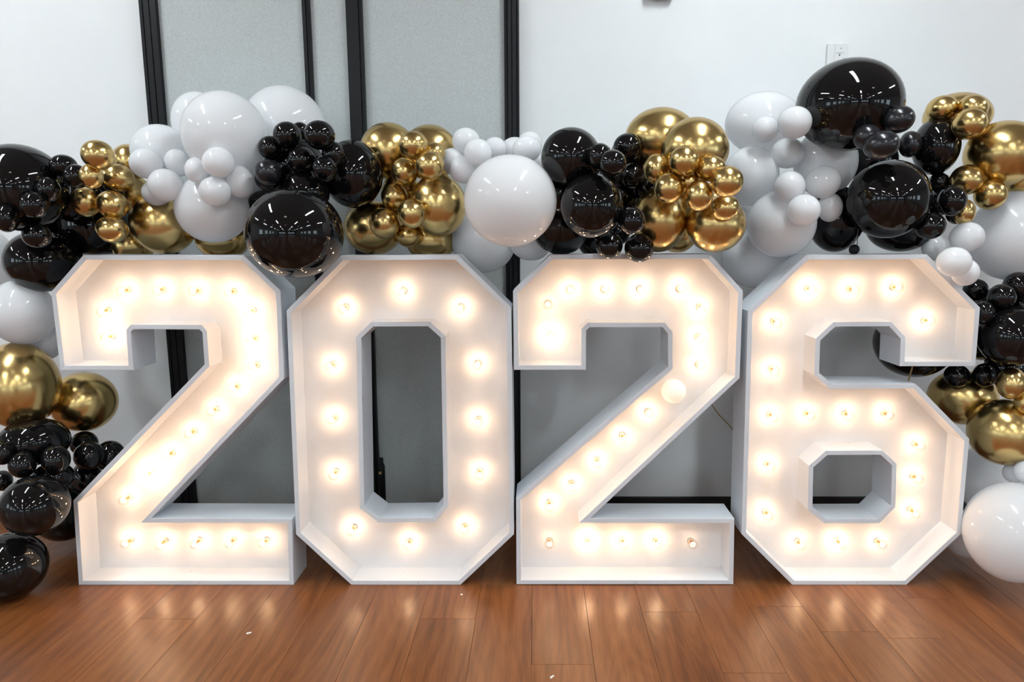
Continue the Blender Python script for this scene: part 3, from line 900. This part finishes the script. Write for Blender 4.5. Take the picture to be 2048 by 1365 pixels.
    ('black', 1.243, 2.581, 1.544, 1.67, -0.00, -0.45, 0.0898, 0.0897, 0.0897,
     'black balloon hidden in dark gap under huge black one'),
    ('black', 1.445, 2.526, 1.586, 1.68, -0.00, -0.52, 0.0796, 0.1010, 0.0896,
     'large black balloon right, next to upper right gold balloons'),
    ('black', 1.114, 2.560, 1.328, 1.60, -0.00, -0.41, 0.0989, 0.1229, 0.1103,
     'large black balloon in shade above left top of the 6'),
    ('black', 1.380, 2.601, 1.303, 1.59, -0.00, -0.49, 0.1236, 0.0973, 0.1097,
     'large black balloon in shade low behind top of the 6'),
    ('black', 1.207, 2.371, 1.390, 1.62, -0.00, -0.47, 0.1342, 0.1329, 0.1335,
     'big glossy black balloon in front above centre of the 6'),
    ('satin', 1.054, 2.230, 1.577, 1.70, -0.00, -0.44, 0.0430, 0.0397, 0.0414,
     'small satin black balloon left of trio under huge black one'),
    ('satin', 1.331, 2.490, 1.589, 1.69, -0.00, -0.49, 0.0375, 0.0463, 0.0417,
     'small black balloon half hidden right of dark grey satin pair'),
    ('satin', 1.147, 2.226, 1.630, 1.72, -0.26, -0.52, 0.0476, 0.0422, 0.0448,
     'small dark satin balloon topmost, overlapping right side of huge black one'),
    ('satin', 1.064, 2.156, 1.542, 1.69, -0.14, -0.47, 0.0524, 0.0445, 0.0483,
     'small dark satin balloon in front, right of white balloon'),
    ('black', 1.468, 2.527, 1.459, 1.64, -0.00, -0.53, 0.0361, 0.0356, 0.0359,
     'small black balloon topmost of right trio beside gold'),
    ('black', 1.472, 2.512, 1.387, 1.62, -0.00, -0.53, 0.0407, 0.0483, 0.0443,
     'small black balloon in dark gap right of big front black one'),
    ('black', 1.498, 2.450, 1.348, 1.60, -0.00, -0.55, 0.0379, 0.0420, 0.0399,
     'small black balloon behind right front one, touching small gold'),
    ('black', 1.413, 2.346, 1.384, 1.62, -0.00, -0.54, 0.0450, 0.0517, 0.0482,
     'small black balloon front one, right of big front black balloon'),
    ('black', 1.340, 2.337, 1.299, 1.59, -0.00, -0.52, 0.0487, 0.0454, 0.0470,
     'small black balloon lowest, under right side of big front black one'),
  ]),
  ('gold balloons at the upper right', [
    ('gold', 1.550, 2.589, 1.703, 1.72, -0.00, -0.54, 0.1143, 0.0840, 0.0980,
     'large gold balloon behind uppermost right small trio'),
    ('gold', 1.671, 2.498, 1.557, 1.67, -0.00, -0.59, 0.1240, 0.1158, 0.1198,
     'large gold balloon at upper right frame edge'),
    ('gold', 1.792, 2.556, 1.459, 1.64, -0.00, -0.61, 0.0600, 0.0648, 0.0624,
     'gold balloon peeking out at right frame edge above white one'),
    ('gold', 1.443, 2.509, 1.714, 1.74, -0.34, -0.58, 0.0521, 0.0456, 0.0488,
     'small gold balloon left one of uppermost right trio'),
    ('gold', 1.525, 2.460, 1.710, 1.74, 0.43, -0.48, 0.0486, 0.0430, 0.0457,
     'small gold balloon right one of uppermost right trio'),
    ('gold', 1.484, 2.406, 1.646, 1.72, -0.35, -0.60, 0.0550, 0.0523, 0.0536,
     'small gold balloon front one of uppermost right trio'),
    ('gold', 1.477, 2.377, 1.346, 1.60, -0.00, -0.56, 0.0351, 0.0442, 0.0394,
     'small gold balloon lowest, behind small black ones at right'),
    ('gold', 1.530, 2.467, 1.463, 1.64, -0.00, -0.56, 0.0542, 0.0538, 0.0540,
     'small gold balloon below large gold one, right of black ones'),
    ('gold', 1.613, 2.455, 1.411, 1.62, -0.00, -0.58, 0.0532, 0.0539, 0.0536,
     'small gold balloon resting on big white balloon at right'),
  ]),
  ('white balloons at the upper right corner of the number 6', [
    ('white', 1.767, 2.542, 1.266, 1.57, -0.00, -0.61, 0.1427, 0.1651, 0.1535,
     'big white balloon at right frame edge, above right of 6'),
    ('white', 1.483, 2.540, 1.223, 1.56, -0.00, -0.53, 0.0466, 0.0480, 0.0473,
     'small greyish white balloon behind top right corner of 6'),
    ('white', 1.432, 2.269, 1.144, 1.53, -0.00, -0.56, 0.0424, 0.0450, 0.0437,
     'small white balloon lowest of trio over chamfer of the 6'),
    ('white', 1.486, 2.363, 1.260, 1.57, -0.00, -0.56, 0.0540, 0.0530, 0.0535,
     'small white balloon topmost of trio at corner of the 6'),
    ('white', 1.367, 2.230, 1.180, 1.54, -0.00, -0.55, 0.0517, 0.0489, 0.0503,
     'small white balloon front one overlapping right chamfer of the 6'),
  ]),
  ('black balloons right of the number 6', [
    ('black', 1.488, 2.637, 0.850, 1.44, -0.00, -0.51, 0.1482, 0.1382, 0.1431,
     'large black balloon seen through and under upper arm of the 6'),
    ('black', 1.750, 2.619, 0.922, 1.46, -0.00, -0.59, 0.1172, 0.1406, 0.1283,
     'large black balloon in shade right of upper arm of 6'),
    ('black', 1.772, 2.467, 1.012, 1.49, -0.00, -0.62, 0.0626, 0.0732, 0.0677,
     'black balloon in dark gap below big white one at right frame edge'),
    ('black', 1.778, 2.520, 0.772, 1.42, -0.00, -0.61, 0.0718, 0.0759, 0.0738,
     'black balloon in dark gap above small gold ones at right frame edge'),
    ('black', 1.684, 2.375, 0.914, 1.45, -0.00, -0.62, 0.1076, 0.1101, 0.1088,
     'large black balloon at right frame edge beside upper arm of 6'),
    ('black', 1.718, 2.414, 1.089, 1.51, -0.00, -0.62, 0.0495, 0.0498, 0.0497,
     'small black balloon at right frame edge under big white one'),
    ('black', 1.643, 2.532, 1.066, 1.51, -0.00, -0.58, 0.0425, 0.0411, 0.0418,
     'small black balloon under lowest white balloon at corner of 6'),
    ('black', 1.570, 2.364, 0.998, 1.48, -0.00, -0.59, 0.0352, 0.0422, 0.0386,
     'small black balloon touching right tip of upper arm of 6'),
    ('black', 1.639, 2.380, 1.052, 1.50, -0.00, -0.60, 0.0451, 0.0458, 0.0455,
     'small black balloon topmost front, below big white at right'),
    ('black', 1.606, 2.535, 0.736, 1.40, -0.00, -0.56, 0.0455, 0.0440, 0.0447,
     'small black balloon left of pair on gold, right of 6'),
    ('black', 1.680, 2.488, 0.748, 1.40, -0.00, -0.59, 0.0407, 0.0450, 0.0428,
     'small black balloon right of pair on gold, right of 6'),
  ]),
  ('gold balloons right of the number 6', [
    ('gold', 1.681, 2.608, 0.635, 1.37, -0.00, -0.57, 0.1238, 0.1084, 0.1158,
     'large dim gold balloon under small black pair right of 6'),
    ('gold', 1.730, 2.417, 0.548, 1.34, -0.00, -0.62, 0.1244, 0.1226, 0.1235,
     'large gold balloon at right frame edge beside lower bowl of 6'),
    ('gold', 1.739, 2.347, 0.677, 1.37, -0.00, -0.64, 0.0347, 0.0391, 0.0368,
     'small gold balloon at right frame edge, lower of two'),
    ('gold', 1.690, 2.358, 0.745, 1.40, -0.00, -0.62, 0.0467, 0.0570, 0.0516,
     'small gold balloon upper of two at right frame edge'),
  ]),
  ('white balloons beside the foot of the number 6', [
    ('white', 1.817, 2.617, 0.296, 1.28, -0.00, -0.61, 0.1212, 0.1307, 0.1258,
     'white balloon in shade behind big one, under gold at right'),
    ('white', 1.664, 2.458, 0.129, 1.21, -0.00, -0.59, 0.0972, 0.0907, 0.0939,
     'white balloon on floor behind lower right of the 6'),
    ('white', 1.750, 2.379, 0.405, 1.29, -0.00, -0.63, 0.0360, 0.0379, 0.0369,
     'small white balloon left of two on big white at right'),
    ('white', 1.742, 2.314, 0.432, 1.29, -0.00, -0.65, 0.0362, 0.0386, 0.0374,
     'small white balloon at right frame edge on big white one'),
    ('white', 1.675, 2.248, 0.235, 1.22, -0.00, -0.64, 0.1563, 0.1723, 0.1641,
     'big white balloon on floor at right frame edge, before the 6'),
  ]),
  ('white balloons left of the first number 2', [
    ('white', -1.887, 2.559, 0.868, 1.45, 0.00, 0.64, 0.0588, 0.0728, 0.0655,
     'small greyish white balloon tucked between white, gold and first 2'),
    ('white', -1.882, 2.452, 0.990, 1.48, 0.00, 0.65, 0.1043, 0.1184, 0.1111,
     'large white balloon at left edge beside upper arm of first 2'),
  ]),
  ('gold balloons left of the first number 2', [
    ('gold', -1.798, 2.609, 0.616, 1.37, 0.00, 0.60, 0.1183, 0.1183, 0.1183,
     'dim gold balloon under upper arm of the first number 2'),
    ('gold', -1.904, 2.427, 0.723, 1.40, 0.00, 0.67, 0.1294, 0.1592, 0.1435,
     'large gold balloon at left frame edge beside first number 2'),
  ]),
  ('black balloons stacked at the left on the floor', [
    ('black', -1.930, 2.614, 0.165, 1.25, 0.00, 0.64, 0.1165, 0.1263, 0.1213,
     'large black balloon in shade behind lower left of first 2'),
    ('black', -1.831, 2.369, 0.525, 1.33, 0.00, 0.66, 0.1148, 0.0862, 0.0995,
     'large black balloon lying under large gold one at left'),
    ('black', -1.676, 2.550, 0.413, 1.30, 0.00, 0.58, 0.0530, 0.0599, 0.0564,
     'small black balloon partly hidden behind diagonal of first 2'),
    ('black', -1.776, 2.549, 0.326, 1.28, 0.00, 0.61, 0.0541, 0.0637, 0.0587,
     'small black balloon in shade beside diagonal of first 2'),
    ('black', -1.752, 2.338, 0.403, 1.29, 0.00, 0.64, 0.0660, 0.0531, 0.0592,
     'black balloon in dark gap under small left ones'),
    ('black', -1.848, 2.247, 0.523, 1.32, 0.00, 0.69, 0.0325, 0.0409, 0.0364,
     'small black balloon upper one at left frame edge under gold'),
    ('black', -1.768, 2.542, 0.465, 1.32, 0.00, 0.61, 0.0485, 0.0482, 0.0484,
     'small black balloon just below dim gold one at left'),
    ('black', -1.789, 2.253, 0.479, 1.31, 0.00, 0.67, 0.0414, 0.0461, 0.0437,
     'small black balloon left one of front row under gold'),
    ('black', -1.707, 2.301, 0.481, 1.31, 0.00, 0.64, 0.0447, 0.0523, 0.0484,
     'small black balloon middle one of front row under gold'),
    ('black', -1.695, 2.458, 0.444, 1.30, 0.00, 0.60, 0.0520, 0.0531, 0.0525,
     'small black balloon right one of front row, nearest first 2'),
    ('black', -2.092, 2.528, 0.319, 1.29, 0.00, 0.69, 0.0337, 0.0402, 0.0368,
     'small black balloon lower one at left frame edge'),
    ('black', -1.721, 2.201, 0.352, 1.26, 0.00, 0.66, 0.1029, 0.1031, 0.1030,
     'large glossy black balloon at left showing warm bulb reflections'),
    ('black', -1.858, 2.226, 0.116, 1.20, 0.00, 0.70, 0.1174, 0.1165, 0.1169,
     'large black balloon on floor at lower left frame corner'),
  ]),
]

def balloon_mesh(m):
    prof = [(0, 1.0)]
    n = 26
    for k in range(1, n):
        t = math.pi * k / n
        r, z = math.sin(t), math.cos(t)
        if z < -0.72:                       # draw the tail end out into a short neck
            q = (-z - 0.72) / 0.28
            z -= 0.10 * q * q
            r = max(r * (1 - 0.12 * q), 0.07)
        prof.append((r, z))
    prof += [(0.055, -1.13), (0.05, -1.17)]
    return lathe_mesh('balloon', prof, 48, m)
def knot_mesh(m):
    prof = [(0.0, -1.15), (0.05, -1.15), (0.075, -1.165), (0.08, -1.185), (0.06, -1.20), (0.05, -1.215), (0.07, -1.25), (0.085, -1.27), (0.07, -1.275), (0.0, -1.25)]
    return lathe_mesh('knot', prof, 14, m)
bal_m = {k: balloon_mesh(M['b_' + k]) for k in ('black', 'satin', 'white', 'gold')}
knot_m = {k: knot_mesh(M['b_' + k]) for k in ('black', 'satin', 'white', 'gold')}
for group, items in BALLOONS:
    for colour, x, y, z, rx, ry, rz, sx, sy, sz, label in items:
        o = link('balloon', bal_m[colour], None, (x, y, z), (rx, ry, rz))
        o.scale = (sx, sy, sz)
        tag(o, label, 'balloon', group)
        if sz > 0.095:
            link('knot', knot_m[colour], o)

# ------------------------------------------------------------------ small things
# rounded grey box high on the wall, only its lower edge in view
e = tag(empty('wall_box', (0.492, WALL_Y, 2.210)), 'grey rounded box on the white wall, cut by the top frame edge', 'wall box')
box('housing', (-0.058, 0.058, -0.045, 0.0, 0.0, 0.11), M['grey_plastic'], e, bevel=0.02, seg=4)
box('lens', (-0.04, 0.04, -0.049, -0.044, 0.035, 0.09), M['white_plastic'], e, bevel=0.002)

# white wall plate half covered by the huge black balloon
e = tag(empty('wall_plate', (1.224, WALL_Y, 1.93)), 'white wall control plate with small dark slot above huge black balloon', 'wall plate')
box('plate', (-0.012, 0.044, -0.012, 0.0, -0.01, 0.115), M['white_plastic'], e, bevel=0.003, seg=2)
box('side_cover', (-0.042, -0.0125, -0.02, 0.0, -0.01, 0.112), M['white_plastic'], e, bevel=0.004, seg=2)
box('slot', (-0.006, 0.03, -0.0135, -0.011, 0.076, 0.0795), M['grey_plastic'], e)
link('screw', lathe_mesh('screw', [(0.003, 0), (0.003, 0.002), (0, 0.0025)], 12, M['grey_plastic']), e, (0.015, -0.0115, 0.096), (math.pi / 2, 0, 0))
link('screw', lathe_mesh('screw', [(0.003, 0), (0.003, 0.002), (0, 0.0025)], 12, M['dark_plastic']), e, (0.011, -0.0115, 0.068), (math.pi / 2, 0, 0))
link('lever', tube_mesh('lever', [(0.004, -0.014, 0.036), (0.016, -0.02, 0.046), (0.03, -0.018, 0.052)], 0.0035, M['dark_plastic']), e)

# black pole seen through the 0
e = tag(empty('stand_pole', (-0.662, 2.75, 0)), 'black upright metal pole seen through opening of the 0', 'pole')
link('tube', lathe_mesh('tube', [(0, 0), (0.0145, 0), (0.0145, 0.3), (0.011, 0.312), (0, 0.312)], 20, M['black_metal']), e)
link('inner_tube', lathe_mesh('inner_tube', [(0.009, 0.305), (0.009, 0.335), (0.007, 0.338), (0, 0.338)], 16, M['black_metal']), e)
link('knob', lathe_mesh('knob', [(0, 0), (0.0065, 0), (0.0065, 0.006), (0.004, 0.008), (0.003, 0.005), (0, 0.005)], 16, M['brass']), e, (-0.002, -0.0135, 0.277), (math.pi / 2, 0, 0))
link('foot', lathe_mesh('foot', [(0, 0), (0.05, 0), (0.05, 0.008), (0.016, 0.014), (0, 0.014)], 20, M['black_metal']), e)

# thin gold cords hanging behind the numbers
o = link('hanging_twine', tube_mesh('hanging_twine', smooth_path([(0.52, 2.70, 1.16), (0.60, 2.72, 0.80), (0.719, 2.70, 0.577), (0.799, 2.70, 0.484), (0.92, 2.70, 0.33), (1.0, 2.70, 0.004)]), 0.0022, M['cord']))
tag(o, 'thin gold twine slanting between second 2 and the 6', 'twine')
o = link('gold_ribbon', tube_mesh('gold_ribbon', smooth_path([(1.412, 2.475, 0.87), (1.398, 2.475, 0.78), (1.386, 2.475, 0.723), (1.372, 2.475, 0.66), (1.375, 2.475, 0.56)]), 0.003, M['cord']))
tag(o, 'short gold ribbon hanging before black balloon under arm of the 6', 'ribbon')

# dark knob on two cords resting on the 6
e = tag(empty('cord_weight', (1.109, 2.385, 1.2)), 'small dark round knob with two cords on top of the 6', 'weight')
link('knob', lathe_mesh('knob', [(0, 0.0), (0.009, 0.002), (0.016, 0.009), (0.018, 0.018), (0.016, 0.027), (0.009, 0.034), (0, 0.036)], 20, M['black_metal']), e)
for dx in (-0.003, 0.009):
    link('cord', tube_mesh('cord', [(dx, 0, 0.034), (dx + 0.01, 0.02, 0.07), (dx + 0.02, 0.05, 0.12)], 0.0012, M['black_metal'], 6), e)

# scraps of white paper on the planks
for (x, y, a, s, lab) in ((-0.927, 2.003, 0.6, 1.0, 'tiny white paper scrap on the floor before the first number 2'),
                          (0.043, 1.784, 0.9, 1.1, 'tiny white paper scrap on the floor at the bottom frame edge'),
                          (-0.27, 2.24, 0.2, 0.5, 'tiny white crumb on the floor before right foot of the 0')):
    v = [(-0.008 * s, 0, 0), (0.007 * s, -0.001, 0), (0.008 * s, 0.003, 0.001), (-0.006 * s, 0.004, 0.003), (-0.008 * s, 0, 0.0008), (0.007 * s, -0.001, 0.0008), (0.008 * s, 0.003, 0.0018), (-0.006 * s, 0.004, 0.0038)]
    o = link('paper_scrap', mesh_of('paper_scrap', v, [(3, 2, 1, 0), (4, 5, 6, 7), (0, 1, 5, 4), (1, 2, 6, 5), (2, 3, 7, 6), (3, 0, 4, 7)], M['paper']), None, (x, y, 0.0002), (0, 0, a))
    tag(o, lab, 'paper scrap')
